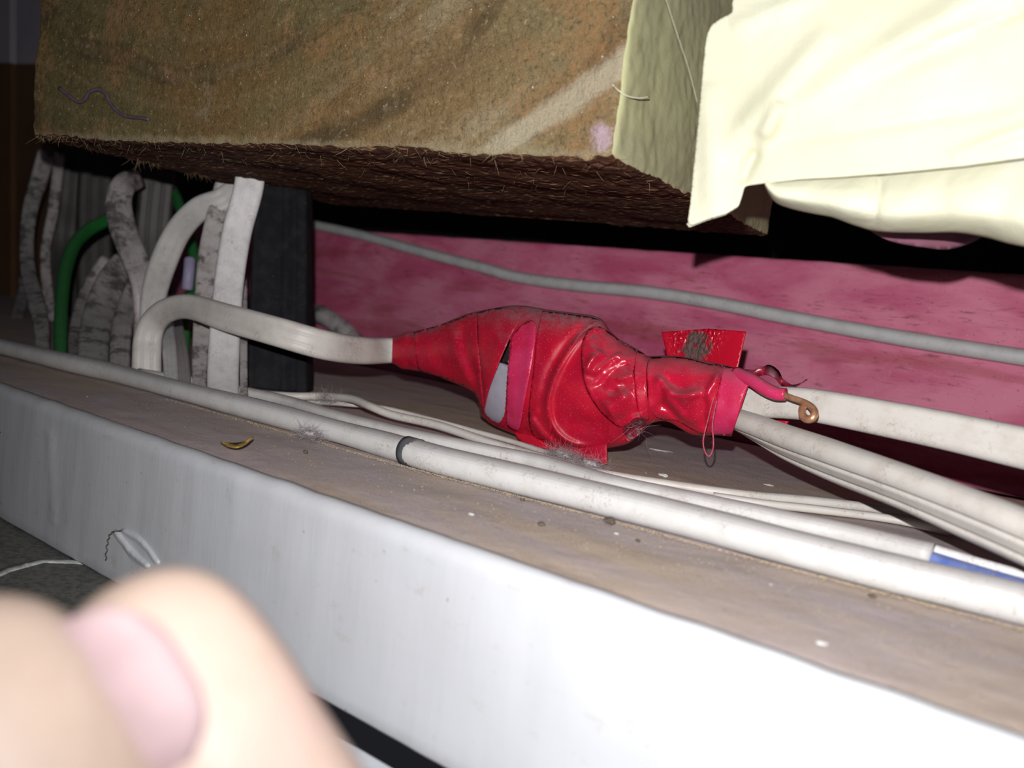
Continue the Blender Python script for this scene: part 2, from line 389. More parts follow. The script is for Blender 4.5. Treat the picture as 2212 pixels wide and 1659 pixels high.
# ---------------------------------------------------------------- ledge beam: dusty top, white painted front
le = empty('ledge_beam', (-.2, .2, ZB), 'long timber ledge with a dusty brown top and a white painted front edge', 'beam')
gv, gf = [], []
xs = np.linspace(-.95, .12, 320); ys = np.concatenate([np.linspace(YF+.0022, .40, 110), [.4025]])
for j, y in enumerate(ys):
    for x in xs:
        z = .00035*noise.noise(Vector((x*60, y*90, 3)))+.0002*noise.noise(Vector((x*300, y*300, 1)))
        if j == len(ys)-1: z -= .003
        gv.append((x, y, z-.0004))
nx = len(xs)
for j in range(len(ys)-1):
    for i in range(nx-1): a = j*nx+i; gf.append((a, a+1, a+nx+1, a+nx))
base = len(gv); gv += [(xs[0], ys[0], ZB), (xs[-1], ys[0], ZB), (xs[-1], ys[-1], ZB), (xs[0], ys[-1], ZB)]
tl, tr, bl, br = 0, nx-1, (len(ys)-1)*nx, len(ys)*nx-1
gf += [(base, base+1, base+2, base+3)[::-1], tuple([base]+list(range(0, nx))[::1]+[base+1])[::-1], tuple([base+3]+list(range(bl, br+1))+[base+2])]
gf += [tuple([base, base+3]+[j*nx for j in range(len(ys))][::-1]), tuple([base+1, base+2]+[j*nx+nx-1 for j in range(len(ys))][::-1])]
part_local('beam_core', gv, gf, M['ledge'], le)
prof = [(YF+.006, ZB), (YF+.0005, ZB), (YF, ZB+.001)]
prof += [(YF+.0000, z) for z in np.linspace(ZB+.004, -.0042, 44)]
prof += [(YF+.0036-.0036*math.cos(a), -.0036+.0040*math.sin(a)) for a in np.linspace(.15, math.pi/2, 8)]+[(YF+.0056, .0002), (YF+.0064, -.0012)]
rings = []; xs2 = np.linspace(-.95, .12, 420)
for x in xs2:
    ring = []
    for (y, z) in prof:
        d = .0004*noise.noise(Vector((x*40, 0, z*40)))+.00016*noise.noise(Vector((x*140, 3, z*30)))
        rid = .0007*math.exp(-((x+.318+(z+.02)*.25)/.0022)**2)*(1 if -.040 < z < -.008 else 0)*(.5+.5*noise.noise(Vector((x*900, 0, z*900))))
        front = 1 if y < YF+.003 else .4
        ring.append((x, y-(d*front)-rid, z+(.0003*noise.noise(Vector((x*90, 7, 0))) if z > -.004 else 0)))
    rings.append(np.array(ring))
part_local('painted_front', *loft(rings), M['paint'], le)
# lifted paint blister with a cracked rim
def yfront(px, py, lift): return W(px, py, YF-lift)
def blist(x, y):
    d1, _, _ = polyd(x, y, [(250, 1150), (282, 1192), (318, 1222)]); d2, _, _ = polyd(x, y, [(268, 1148), (305, 1170), (340, 1215)])
    return np.array([yfront(a, b, -.0005+.0014*math.exp(-(p/5)**2)+.0013*math.exp(-(q/5)**2)) for a, b, p, q in zip(x, y, d1, d2)])
v, f = sheet([(232, 1192), (240, 1150), (285, 1142), (330, 1175), (362, 1222), (330, 1240), (250, 1232)], blist, 5, 4)
bl_ = part_local('paint_blister', v, f, M['paint'], le); solid(bl_, .0003)
ck = cr([(228, 1210), (232, 1175), (240, 1152), (262, 1146)], 8)
part_local('paint_crack', *tube([yfront(a+2*math.sin(i*1.7), b, .0006) for i, (a, b) in enumerate(ck)], .00022, 6), M['crumb'], le)
# gap board under the beam, lower right
lf_ = link_mesh('lower_floor', *box(-.214, .45, -.25, YF+.2, -.20, -.15), M['floor'], smooth=False); lf_.parent = bpy.data.objects['floor']
o = whole('plaster_strip', box(-.213, .10, .112, .1395, ZB-.030, ZB-.0002), M['pale_strip'], 'pale bluish white strip lying below the white ledge at the bottom edge', 'strip', smooth=False); bevel(o, .001)

# ---------------------------------------------------------------- pink board
bv, bf = [], []; xs = np.linspace(-.86, .12, 260); zs = np.linspace(-.004, .0868, 40)
o = empty('pink_board', (-.4, YP, -.004), 'pink stained timber board standing on edge behind the taped joint', 'board')
rings = []
for x in xs:
    pr = [(YP+.040, -.006), (YP, -.006)]+[(YP-.0008*noise.noise(Vector((x*20, 0, z*60))), z) for z in zs]+[(YP+.0012, .0878), (YP+.003, .0882), (YP+.040, .0882)]
    rings.append(np.array([(x, a, b+(.0004*noise.noise(Vector((x*80, 2, 0))) if b > .08 else 0)) for a, b in pr]))
pb = part_local('board_face', *loft(rings), M['pink'], o); fix_normals(pb)
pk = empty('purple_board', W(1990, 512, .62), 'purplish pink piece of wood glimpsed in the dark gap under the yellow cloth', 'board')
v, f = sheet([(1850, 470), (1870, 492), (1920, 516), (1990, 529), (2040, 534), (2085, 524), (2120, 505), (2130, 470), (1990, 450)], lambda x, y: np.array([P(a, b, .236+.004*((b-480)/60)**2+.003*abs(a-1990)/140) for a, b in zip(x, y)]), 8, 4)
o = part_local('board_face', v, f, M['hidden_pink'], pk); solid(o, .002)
# ---------------------------------------------------------------- big timber overhead
ZU = H+.038
Lc, Rc, Rb, Lb = L(65, 297, ZU), L(1328, 343, ZU), L(1812, 516, ZU), L(640, 412, ZU)
u = nrm(Rc-Lc); wdir = np.array([-u[1], u[0], 0]); wid = np.linalg.norm(Rc-Lc); dep = .180
d0 = ray(430, -430); nn = np.array([-wdir[0], -wdir[1], 0]); t_ = np.dot(Lc-O, nn)/np.dot(d0, nn); pith = O+d0*t_
def tl_(p): q = np.array(p)-pith; return np.array([q@u, q@wdir, q[2]])
def tlf(px, py):
    d = ray(px, py); return tl_(O+d*(np.dot(Lc-O, nn)/np.dot(d, nn)))
q1, q2 = tlf(1300, 165), tlf(1075, 325); BN = nrm(np.cross(q2-q1, (0, 1, 0))); BC = float(BN@q1)
EDGEZ = ZU-pith[2]
SMEAR = tl_(Rc+np.array([0, 0, .006])-u*.004)
M['end'] = end_grain(); M['side'] = side_wood(); M['under'] = under_wood()
c0 = tl_(Lc); X0, Z0 = c0[0], c0[2]; HT = .15
v, f, mi = [], [], []
def add_grid(n1, n2, fn, mat_i, flip=False):
    b = len(v)
    for i in range(n1+1):
        for j in range(n2+1): v.append(fn(i/n1, j/n2))
    for i in range(n1):
        for j in range(n2):
            a = b+i*(n2+1)+j; q = (a, a+1, a+n2+2, a+n2+1); f.append(q[::-1] if flip else q); mi.append(mat_i)
def rough(p, ex=1.0):
    q = Vector(p); x, y, z = p
    e = .0010*noise.noise(q*60)+.00045*noise.noise(q*260)
    e2 = .0012*noise.noise(q*40+Vector((9, 0, 0)))+.0008*noise.noise(q*320+Vector((5, 0, 0)))
    # rounded worn arrises
    dz = z-Z0; dx = X0+wid-x; dy = y; rr = .0020
    for (a, b_) in ((dz, dy), (dx, dy), (dz, dx), (x-X0, dy), (dz, x-X0)): pass
    cx_ = min(max(x, X0+rr), X0+wid-rr); cy_ = max(y, rr); cz_ = max(z, Z0+rr)
    dv = np.array([x-cx_, y-cy_, z-cz_]); n_ = np.linalg.norm(dv)
    if n_ > rr: dv = dv*(rr/n_)
    return (cx_+dv[0]+e*.6, cy_+dv[1]+e, cz_+dv[2]+e2)
add_grid(280, 180, lambda a, b: rough((X0+a*wid, 0, Z0+b*HT)), 0, True)
add_grid(160, 150, lambda a, b: rough((X0+wid, a*dep, Z0+b*HT)), 1, True)
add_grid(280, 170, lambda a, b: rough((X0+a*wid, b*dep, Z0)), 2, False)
add_grid(40, 40, lambda a, b: rough((X0, a*dep, Z0+b*HT)), 0)
add_grid(2, 2, lambda a, b: (X0+a*wid, dep, Z0+b*HT), 2)
add_grid(2, 2, lambda a, b: (X0+a*wid, b*dep, Z0+HT), 1, True)
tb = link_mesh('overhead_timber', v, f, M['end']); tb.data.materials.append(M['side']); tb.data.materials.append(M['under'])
tb.data.polygons.foreach_set('material_index', mi)
bm = bmesh.new(); bm.from_mesh(tb.data); bmesh.ops.remove_doubles(bm, verts=bm.verts, dist=.00012); bm.to_mesh(tb.data); bm.free()
mw = Matrix.Identity(4)
for r_ in range(3): mw[r_][0] = u[r_]; mw[r_][1] = wdir[r_]; mw[r_][2] = (0, 0, 1)[r_]; mw[r_][3] = pith[r_]
tb.matrix_world = mw
tag(tb, 'huge rough sawn timber overhead, brown end grain with curved growth rings', 'timber')
# torn fibres along the sawn lower edge and underside
v, f = [], []
def hair(p, d, ln, r, bend, nseg=4):
    b = len(v); p = np.array(p, float); d = nrm(d); s1 = nrm(np.cross(d, (0.3, .5, .8))); s2 = np.cross(d, s1); bd = nrm(rng.normal(size=3))*bend
    for i in range(nseg+1):
        t = i/nseg; c = p+d*ln*t+bd*t*t*ln; rr = r*(1-.75*t)
        for a in (0, 2.09, 4.19): v.append(c+s1*math.cos(a)*rr+s2*math.sin(a)*rr)
    for i in range(nseg):
        for j in range(3): a = b+i*3+j; c_ = b+i*3+(j+1) % 3; f.append((a, c_, c_+3, a+3))
for _ in range(950):
    x = X0+rng.random()*wid; y = abs(rng.normal(0, .012)) if rng.random() < .55 else rng.random()*.07
    cl = .5+.5*noise.noise(Vector((x*70, y*60, 0)))
    if rng.random() > cl+.25: continue
    hair((x, y, Z0+.0008), (rng.normal(0, .9)+.6, rng.normal(-.3, .5), -rng.random()*.5-.05), .0008+.0028*rng.random()**2, .00005+.00006*rng.random(), .9)
for k in range(110):                                      # tufts on the left edge and along the front arris
    x = X0+.004+rng.random()**1.4*wid*.95; hair((x, -.0004, Z0+.0012*rng.random()), (rng.normal(.7, .4), -.15, -.5), .001+.0022*rng.random(), .00009, .5)
for k in range(90):
    c = (.045, .052, .075, .082, .118)[k % 5]; hair((X0+.004+rng.normal(0, .002), c+rng.normal(0, .0022), Z0+.0005), (rng.normal(.1, .6), rng.normal(0, .4), -.7), .0015+.003*rng.random(), .0001, .6)
fb = link_mesh('wood_fibres', v, f, M['fibre']); fb.parent = tb; fb['kind'] = 'stuff'
# dark purple strand lying on the end grain (thin, on the face)
sq = cr([(128, 190), (150, 208), (168, 220), (182, 216), (192, 200), (210, 193), (228, 202), (236, 220), (252, 240), (275, 252), (300, 254), (322, 258)], 6)
def onface(px, py, lift=0.0):
    d = ray(px, py); t = np.dot(Lc+nn*lift-O, nn)/np.dot(d, nn); return tl_(O+d*t)
v, f = tube([tl_(P(*a)) for a in cr([(1324, 184, .2395), (1332, 192, .2415), (1352, 206, .2435), (1378, 212, .2465), (1402, 209, .2500)], 6)], .0002, 6)
ws = link_mesh('pale_splinter', v, f, M['cloth']); ws.parent = tb
v, f = tube([onface(a, b, .0008) for a, b in sq], .0006, 8); sk = link_mesh('purple_strand', v, f, M['ink']); sk.parent = tb

# ---------------------------------------------------------------- round cables on the ledge
def on_ledge(pts, r_, n=10, lift=0.0):
    q = cr(pts, n); return np.array([L(a[0], a[1], r_*.97+lift) for a in q])
cd = empty('conduit', L(890, 980, 0), 'thick white round conduit along the front of the ledge with dark joint ring', 'conduit')
g1 = on_ledge([(-160, 712), (0, 748), (130, 779), (250, 806), (400, 846), (560, 887), (700, 924), (800, 951), (888, 976)], .0041)
g2 = on_ledge([(884, 975), (960, 996), (1100, 1030), (1300, 1078), (1500, 1127), (1700, 1180), (1950, 1243), (2212, 1306), (2420, 1362)], .0043)
part_local('conduit_pipe', *tube(g1, .0039+.0002*np.cos(np.linspace(0, 20, len(g1))), 28, .02), M['conduit'], cd)
r2 = np.full(len(g2), .0043); r2[:2] = (.0040, .0043)
part_local('conduit_pipe', *tube(g2, r2, 28, .02), M['conduit'], cd)
jc = on_ledge([(878, 973), (896, 978), (912, 982)], .0043, 2)
part_local('joint_ring', *tube(jc[:4], .0045, 28), M['band'], cd)
c2 = on_ledge([(300, 806), (420, 826), (520, 846), (620, 868), (720, 899), (800, 921), (900, 946), (1050, 977), (1180, 1005), (1320, 1047), (1500, 1086), (1700, 1129), (1850, 1161), (2012, 1202)], .0033)
rr = np.linspace(.0022, .0034, len(c2))
o2 = empty('sheathed_cable', L(1500, 1080, 0), 'dusty white cable behind the conduit, sheath cut back to show a blue core', 'cable')
part_local('outer_sheath', *tube(c2, rr, 24, .05, 4), M['cable_white'], o2)
bl2 = on_ledge([(1985, 1192), (2060, 1216), (2150, 1243), (2300, 1286)], .0030, 6, .0)
part_local('blue_core', *tube(bl2-np.array([0, .0008, .0006]), .0019, 14), M['blue'], o2)
part_local('white_core', *tube(bl2+np.array([0, .0011, .0016]), .0012, 12), M['cable_bright'], o2)
def loose(name, pts, r_, mat, label, cat='cable', lift=0.0, group=None, k=14):
    c = np.array([L(a[0], a[1], a[2] if len(a) > 2 else r_) for a in cr(pts, 8)]); return whole(name, tube(c, r_, k, .06, r_*1e4), mat, label, cat, group)
loose('thin_wire', [(560, 852, .003), (640, 856, .004), (700, 856, .005), (760, 862, .007), (800, 878, .0065), (850, 897, .005), (950, 920, .0045), (1060, 957, .003), (1180, 992, .0022), (1300, 1024, .0022), (1450, 1048, .0018), (1600, 1069, .0018), (1750, 1083, .0018), (1930, 1104, .0018), (2080, 1130, .0018)], .0016, M['cable_cream'], 'thin kinked white wire humping over the ledge below the red tape, upper strand')
loose('thin_wire', [(585, 858, .0014), (660, 868, .0014), (740, 872, .0035), (830, 882, .0036), (930, 906, .0030), (1030, 933, .0018), (1120, 958, .0014), (1240, 998, .0014)], .0010, M['cable_cream'], 'thinnest white wire just behind the kinked one, passing under the red tape')
loose('thin_wire', [(1540, 1072, .0014), (1640, 1087, .0014), (1760, 1100, .0014), (1930, 1122, .0014), (2060, 1150, .0014)], .0013, M['cable_cream'], 'short thin white wire end between the sheathed cable and the shadow at right')

# cable crossing the pink board
q = cr([(600, 470), (665, 483), (780, 508), (900, 541), (980, 562), (1050, 580), (1120, 599), (1250, 617), (1400, 631), (1550, 655), (1700, 685), (1850, 713), (2000, 739), (2212, 772), (2400, 800)], 8)
c = np.array([W(a, b, YP-.0040) for a, b in q])
whole('wall_cable', tube(c, np.linspace(.0034, .0037, len(c)), 24, .03), M['cable_grey'], 'grey round cable running diagonally across the pink board', 'cable')

# ---------------------------------------------------------------- black block and flat cables, left
a0, a1, t0, t1 = L(530, 838, 0.0006), L(663, 850, 0.0006), W(552, 330, .262), W(662, 330, .280)
t0[2] = max(t0[2], .1); bk = nrm(np.array([-.6, .8, 0]))*.012; nb_ = nrm(np.cross(a1-a0, (0, 0, 1)))
rings = []
for t in np.linspace(0, 1, 30):
    lo, hi = a0+(t0-a0)*t, a1+(t1-a1)*t; ring = []
    for s in np.linspace(0, 1, 25):
        rid = .0010*math.exp(-((s-.62)/.05)**2)+.0007*math.exp(-((s-.08)/.04)**2)-.0008*math.exp(-((s-.78)/.04)**2)-.0006*math.exp(-((s-.3)/.12)**2)
        ring.append(lo+(hi-lo)*s+nb_*rid*(1 if nb_[1] < 0 else -1))
    ring += [hi+bk, lo+bk]; rings.append(np.array(ring))
o = whole('rubber_strip', loft(rings), M['black_rubber'], 'black ridged rubber strip standing upright between the cable bundle and pink board', 'strip'); bevel(o, .0012)

G1 = 'flat cables looping at the left'
def land(rows):
    rows = [list(r_) for r_ in rows]; x, y = rows[-1][:2]
    if x < 640 and y > 700:
        rows[-1][1] = y = 735+.262*x+10; dy = L(x, y, .0012)[1]-rows[-1][2]; n_ = len(rows)-1
        for i, r_ in enumerate(rows): r_[2] += dy*(i/n_)**1.6
    return rows
def flat(rows, mat, label, tk=.42, n=8, groove=.14, ld_=True):
    group = 'flat cables bundled at the left' if rows[0][0] < 620 else 'flat cables leaving the tape to the right'
    if rows[0][0] != 318 and ld_: rows = land(rows)
    return whole('flat_cable', ribbon([r_ if len(r_) == 5 else (*r_, 0) for r_ in rows], tk, n, groove), M[mat], label, 'cable', group)
flat([(318, 862, .219, 60), (317, 775, .219, 60), (320, 728, .220, 58), (335, 692, .221, 54), (365, 669, .221, 52), (412, 663, .221, 54), (490, 686, .221, 60), (600, 717, .226, 64), (700, 745, .240, 64), (780, 757, .262, 60), (850, 757, .2825, 54), (960, 757, .286, 50)],
     'cable_cream', 'cream flat cable that loops over at left and enters the red tape', .40, 10, .10)
flat([(545, 300, .252, 62), (538, 400, .252, 62), (512, 500, .252, 62), (496, 600, .252, 62), (487, 700, .252, 64), (482, 800, .251, 66), (482, 850, .251, 66)], 'cable_bright', 'brightest clean white flat cable standing upright left of the black rubber strip', .32)
flat([(490, 380, .264, 40), (468, 470, .264, 44), (450, 560, .264, 44), (440, 680, .263, 42), (432, 780, .262, 32), (431, 850, .262, 28)], 'cable_dirty', 'grey grimy flat cable half hidden behind the bright white upright one', .35)
flat([(520, 400, .270, 50), (480, 432, .262, 52), (430, 452, .255, 52), (385, 500, .252, 54), (352, 570, .249, 56), (332, 640, .249, 52), (324, 720, .249, 44), (324, 800, .249, 44)], 'cable_white', 'white flat cable arching down from the bright upright cable to the loop', .36, ld_=False)
flat([(300, 385, .285, 42), (268, 400, .268, 50), (256, 440, .262, 54), (268, 500, .259, 56), (292, 560, .257, 54), (312, 620, .256, 52), (312, 700, .256, 44), (305, 800, .255, 40)], 'cable_dirty', 'grimy flat cable in an S bend right of the green wire', .36, ld_=False)
flat([(100, 330, .300, 34), (84, 390, .296, 34), (66, 450, .292, 30), (58, 520, .290, 28), (62, 590, .288, 30), (78, 650, .286, 34), (90, 710, .285, 30), (92, 770, .285, 28)], 'cable_dirty', 'leftmost grey flat cable bowing outward beside the brown board', .45)
flat([(128, 330, .320, 22), (122, 400, .318, 22), (112, 470, .316, 22), (98, 545, .314, 20), (104, 640, .312, 22), (120, 760, .310, 22)], 'cable_dirty', 'narrow grimy flat cable between the leftmost cable and the green wire', .5, ld_=False)
flat([(232, 560, .285, 30), (196, 620, .280, 34), (176, 680, .277, 36), (163, 740, .275, 30), (160, 800, .275, 14)], 'cable_dirty', 'short grimy flat cable directly right of the green wire base', .4)
flat([(268, 560, .278, 44), (240, 610, .270, 60), (216, 670, .266, 62), (204, 730, .264, 62), (200, 810, .264, 62)], 'cable_dirty', 'broad blackened flat cable with sooty stain below the S bend cable', .3)
flat([(300, 600, .268, 34), (276, 660, .262, 40), (262, 720, .259, 42), (258, 810, .258, 42)], 'cable_dirty', 'grimy flat cable just left of the looped cream cable leg', .4)
flat([(352, 640, .262, 24), (360, 700, .256, 28), (366, 750, .253, 30), (372, 830, .251, 30)], 'cable_bright', 'short white flat cable seen inside the loop, left of its pair', .4)
flat([(368, 640, .280, 24), (380, 700, .274, 28), (393, 760, .266, 26), (403, 835, .262, 24)], 'cable_white', 'short white flat cable seen inside the loop, right of its pair', .4)
flat([(526, 600, .262, 16), (526, 700, .262, 16), (527, 850, .262, 16)], 'cable_dirty', 'narrow speckled dirty cable edge between bright cable and black strip', .5)
flat([(60, 600, .33, 24), (44, 660, .325, 24), (26, 730, .32, 24), (22, 760, .32, 24)], 'cable_dirty', 'short pale cable slanting at the far left base of bundle', .5)
flat([(50, 600, .345, 20), (60, 670, .34, 22), (66, 750, .335, 22)], 'cable_dirty', 'short pale cable upright behind the slanting one at far left', .5, ld_=False)
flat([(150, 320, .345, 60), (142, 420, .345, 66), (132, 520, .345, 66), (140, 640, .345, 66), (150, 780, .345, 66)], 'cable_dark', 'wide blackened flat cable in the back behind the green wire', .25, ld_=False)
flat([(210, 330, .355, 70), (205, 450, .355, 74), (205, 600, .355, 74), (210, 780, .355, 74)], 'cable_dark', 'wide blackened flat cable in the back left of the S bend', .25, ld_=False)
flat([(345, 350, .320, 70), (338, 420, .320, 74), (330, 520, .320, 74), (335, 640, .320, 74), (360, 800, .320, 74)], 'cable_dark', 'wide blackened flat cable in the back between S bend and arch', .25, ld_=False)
def wire(pts, rpx, mat, label, k=14, name='round_wire', cat='wire'):
    q = cr(land(pts) if pts[0][0] == 270 else pts, 8); c = np.array([W(*a) for a in q]); r_ = np.array([rpx*depth(p)/F for p in c]); return whole(name, tube(c, r_, k), M[mat], label, cat)
wire([(270, 448, .300), (232, 474, .286), (190, 498, .278), (160, 530, .272), (142, 580, .268), (134, 640, .266), (131, 700, .265), (130, 770, .264)], 14, 'green', 'green wire curving down the left side of the cable bundle')
wire([(352, 380, .335), (378, 420, .330), (392, 460, .325), (420, 560, .315), (412, 640, .305), (400, 700, .300), (398, 780, .298)], 11, 'green', 'green wire glimpsed behind the loop and the arching cable')
wire([(410, 560, .292), (408, 590, .290), (404, 625, .290)], 12, 'lilac', 'small lilac plug end glimpsed between arching cable and grey cable', name='plug_end', cat='plug')
wire([(-30, 492, .45), (0, 490, .45), (22, 489, .45), (40, 484, .45)], 11, 'lilac', 'pale lilac wire end poking in at the far left edge')
wire([(655, 672, .430), (700, 682, .430), (742, 712, .432), (770, 740, .434)], 20, 'cable_dirty', 'dusty grey cable stub low on the pink board beside black strip')

# ---------------------------------------------------------------- taped joint
TOP = [(848, 727), (872, 720), (893, 716), (960, 698), (1030, 672), (1100, 661), (1180, 667), (1285, 684), (1320, 715), (1345, 738), (1388, 760), (1404, 770), (1470, 768), (1530, 782), (1590, 793), (1628, 801)]
BOT = [(846, 785), (862, 793), (885, 799), (955, 816), (1022, 848), (1046, 902), (1108, 938), (1190, 974), (1265, 976), (1340, 962), (1376, 945), (1402, 915), (1440, 912), (1492, 936), (1545, 942), (1580, 941)]
YC = [.281, .281, .281, .281, .280, .279, .279, .279, .279, .279, .279, .279, .280, .280, .280, .280]
DR = [.80, .80, .78, .72, .66, .62, .60, .60, .62, .68, .72, .85, .80, .78, .75, .75]
ST = cr(np.column_stack([TOP, BOT, YC, DR]), 42)
MID = (ST[:, :2]+ST[:, 2:4])/2; HALF = (ST[:, :2]-ST[:, 2:4])/2; SY = ST[:, 4]; SR = ST[:, 5]
def tap(al): return np.clip(np.sin(np.pi*np.clip(al, 0.02, .98))*1.8, 0, 1)
# (kind, outline, height mm, width px): ridge = crease; step = tape edge standing proud on the right hand side of travel (-) or left (+)
FEAT = [('step', [(1027, 676), (1034, 740), (1042, 820), (1048, 898)], .8, 70, -1),
        ('ridge', [(975, 700), (985, 760), (1010, 820), (1040, 880)], .9, 10), ('ridge', [(930, 730), (950, 780), (1000, 830)], -.5, 12),
        ('ridge', [(1000, 690), (1010, 760), (1040, 850)], -.8, 10), ('ridge', [(1060, 690), (1075, 750), (1060, 820)], .5, 14),
        ('step', [(1103, 715), (1097, 800), (1090, 900)], 1.0, 80, 1),
        ('ridge', [(1300, 694), (1248, 735), (1205, 800), (1184, 870), (1200, 930), (1250, 962), (1330, 962)], 1.3, 8),
        ('ridge', [(1286, 690), (1235, 735), (1190, 800), (1166, 880)], -1.0, 12), ('ridge', [(1150, 690), (1140, 800), (1125, 910)], .5, 9),
        ('step', [(1318, 712), (1272, 712), (1256, 760), (1262, 830), (1300, 890), (1345, 930)], 1.2, 60, -1),
        ('ridge', [(1276, 815), (1320, 775), (1346, 765)], .9, 5), ('ridge', [(1262, 812), (1275, 780), (1290, 765)], .9, 6), ('ridge', [(1290, 838), (1330, 800), (1362, 785)], -.7, 7),
        ('ridge', [(1330, 822), (1350, 815), (1372, 806)], .9, 6), ('ridge', [(1306, 890), (1330, 872), (1362, 846)], 2.1, 24), ('ridge', [(1268, 812), (1282, 775), (1298, 752)], 1.4, 19), ('ridge', [(1432, 848), (1465, 862), (1512, 846)], 1.2, 17), ('ridge', [(1310, 850), (1350, 835), (1374, 828)], -.8, 8),
        ('step', [(1376, 758), (1370, 800), (1374, 850), (1382, 895)], 1.0, 22, 1), ('step', [(1404, 768), (1396, 800), (1400, 870)], .9, 26, -1),
        ('ridge', [(1418, 845), (1425, 822), (1440, 838), (1465, 855), (1500, 852), (1528, 842)], 1.5, 9), ('ridge', [(1415, 870), (1440, 880), (1470, 905), (1510, 935)], -1.4, 10),
        ('ridge', [(1430, 840), (1455, 875), (1490, 920)], 1.1, 8), ('ridge', [(1555, 800), (1540, 830), (1530, 850), (1532, 880)], 1.2, 8), ('ridge', [(1532, 850), (1520, 890), (1525, 935)], -1.2, 9),
        ('step', [(1560, 790), (1548, 850), (1530, 935)], .6, 50, 1),
        ('ridge', [(1345, 928), (1368, 905), (1390, 900)], 1.2, 6), ('ridge', [(1348, 942), (1375, 925), (1393, 925)], -5.0, 12), ('ridge', [(1350, 955), (1378, 950), (1398, 925)], 1.5, 6),
        ('ridge', [(1140, 905), (1155, 915), (1175, 940), (1205, 965)], 1.2, 7), ('ridge', [(1125, 930), (1150, 940), (1170, 962)], -.9, 8), ('ridge', [(1152, 910), (1150, 895), (1165, 880)], .8, 6),
        ('ridge', [(893, 718), (896, 760), (890, 800)], .4, 6), ('ridge', [(1210, 900), (1260, 920), (1320, 925)], -1.2, 22)]
def feats(px, py):
    h = np.zeros(px.shape)
    for ft in FEAT:
        d, sg, al = polyd(px, py, ft[1])
        if ft[0] == 'ridge': h += ft[2]*(1.55 if ft[1][0][0] > 1255 and ft[2] > -3 else 1.15)*np.exp(-(d/ft[3])**2)*tap(al)
        else:
            s = d*sg*ft[4]; prof_ = np.where(s > 0, np.exp(-s/ft[3])*np.clip(s/2.5, 0, 1), 0); h += ft[2]*prof_*tap(al)
    return h*.001
def surf_y(px, py, lift=0.0, f_=True, clip=1.0, full=False):
    px = np.array(px, float); py = np.array(py, float); out = np.empty(px.shape)
    for a in range(0, len(px), 4000):
        sl = slice(a, a+4000); x = px[sl, None]; y = py[sl, None]
        cr_ = (x-MID[None, :, 0])*HALF[None, :, 1]-(y-MID[None, :, 1])*HALF[None, :, 0]
        i = np.argmin(np.abs(cr_)/np.hypot(HALF[:, 0], HALF[:, 1])[None, :], axis=1)
        hh = HALF[i]; t = ((px[sl]-MID[i, 0])*hh[:, 0]+(py[sl]-MID[i, 1])*hh[:, 1])/(hh**2).sum(1); tc = np.clip(t, -clip, clip)
        px[sl] += (tc-t)*hh[:, 0]; py[sl] += (tc-t)*hh[:, 1]
        out[sl] = SY[i]-np.hypot(hh[:, 0], hh[:, 1])*.33/F*SR[i]*np.sqrt(1-tc*tc)
    if f_: out -= feats(px, py)
    return (px, py, out-lift) if full else out-lift
HOLE = [(1104, 724), (1100, 770), (1095, 820), (1092, 880), (1086, 905), (1073, 914), (1050, 896), (1044, 880), (1052, 848), (1075, 790), (1090, 752)]
K = 230; th = np.linspace(0, 2*np.pi, K, endpoint=False); NS = len(ST)
A = MID[:, None, :]+HALF[:, None, :]*np.cos(th)[None, :, None]; sn = np.sin(th)
A[:, :, 1] += 1.6*np.sin(np.arange(NS)/13)[:, None]*np.cos(th)[None]; 
Yb = SY[:, None]-np.hypot(HALF[:, 0], HALF[:, 1])[:, None]*.33/F*SR[:, None]*sn[None]
fh = feats(A[:, :, 0], A[:, :, 1])*np.clip(sn*3, -0.3, 1)[None]; Yb = Yb-fh
v = np.empty((NS, K, 3))
for i in range(NS):
    for j in range(K): v[i, j] = W(A[i, j, 0], A[i, j, 1], Yb[i, j])
v[:, :, 2] = np.maximum(v[:, :, 2], .0006)
hole = in_poly(A[:, :, 0], A[:, :, 1], cr(HOLE+[HOLE[0]], 5)) & (sn[None] > 0)
f = []
for i in range(NS-1):
    for j in range(K):
        j2 = (j+1) % K
        if hole[i, j] and hole[i+1, j2]: continue
        f.append((i*K+j, i*K+j2, (i+1)*K+j2, (i+1)*K+j))
TJ = W(1240, 980, .279); M['tape_flap'] = sticky()
tj = empty('taped_joint', W(1240, 980, .279), 'lumpy cable joint wrapped in red electrical tape with loose tails', 'cable joint')
bd = part_local('tape_wrap', v.reshape(-1, 3), f, M['tape'], tj); fix_normals(bd)
cc = [W(a, b, .2795) for a, b in cr([(850, 757), (950, 757), (1035, 775), (1050, 800)], 5)]
# inner connector block, seen through the tear
CB = [(1073, 782), (1098, 794), (1132, 806), (1128, 925), (1090, 928), (1060, 912), (1036, 893), (1046, 852)]
def shell(poly, y0, y1, sm=0):
    p = cr(poly+[poly[0]], sm)[:-1] if sm else poly; n = len(p); c_ = np.mean(p, axis=0)
    ins = [c_+(np.array(a)-c_)*.93 for a in p]
    v = [W(*a, y0) for a in ins]+[W(*a, y0+.0008) for a in p]+[W(*a, y1) for a in p]
    f = [tuple(range(n))]+[(i, (i+1) % n, (i+1) % n+n, i+n)[::-1] for i in range(n)]+[(i+n, (i+1) % n+n, (i+1) % n+2*n, i+2*n)[::-1] for i in range(n)]+[tuple(range(2*n, 3*n))[::-1]]
    return v, f
def blk(x, y):
    yy = np.maximum(surf_y(x, y, 0, False, 1.0)+.0016, .2655)
    return np.array([W(*q) for q in zip(x, y, yy)])
cb_ = cr(CB+[CB[0]], 4)[:-1]; v, f = sheet(CB, blk, 7, 4); nb0 = len(cb_)
o = part_local('connector_block', v, f, M['connector'], tj); solid(o, .005, 1.0)
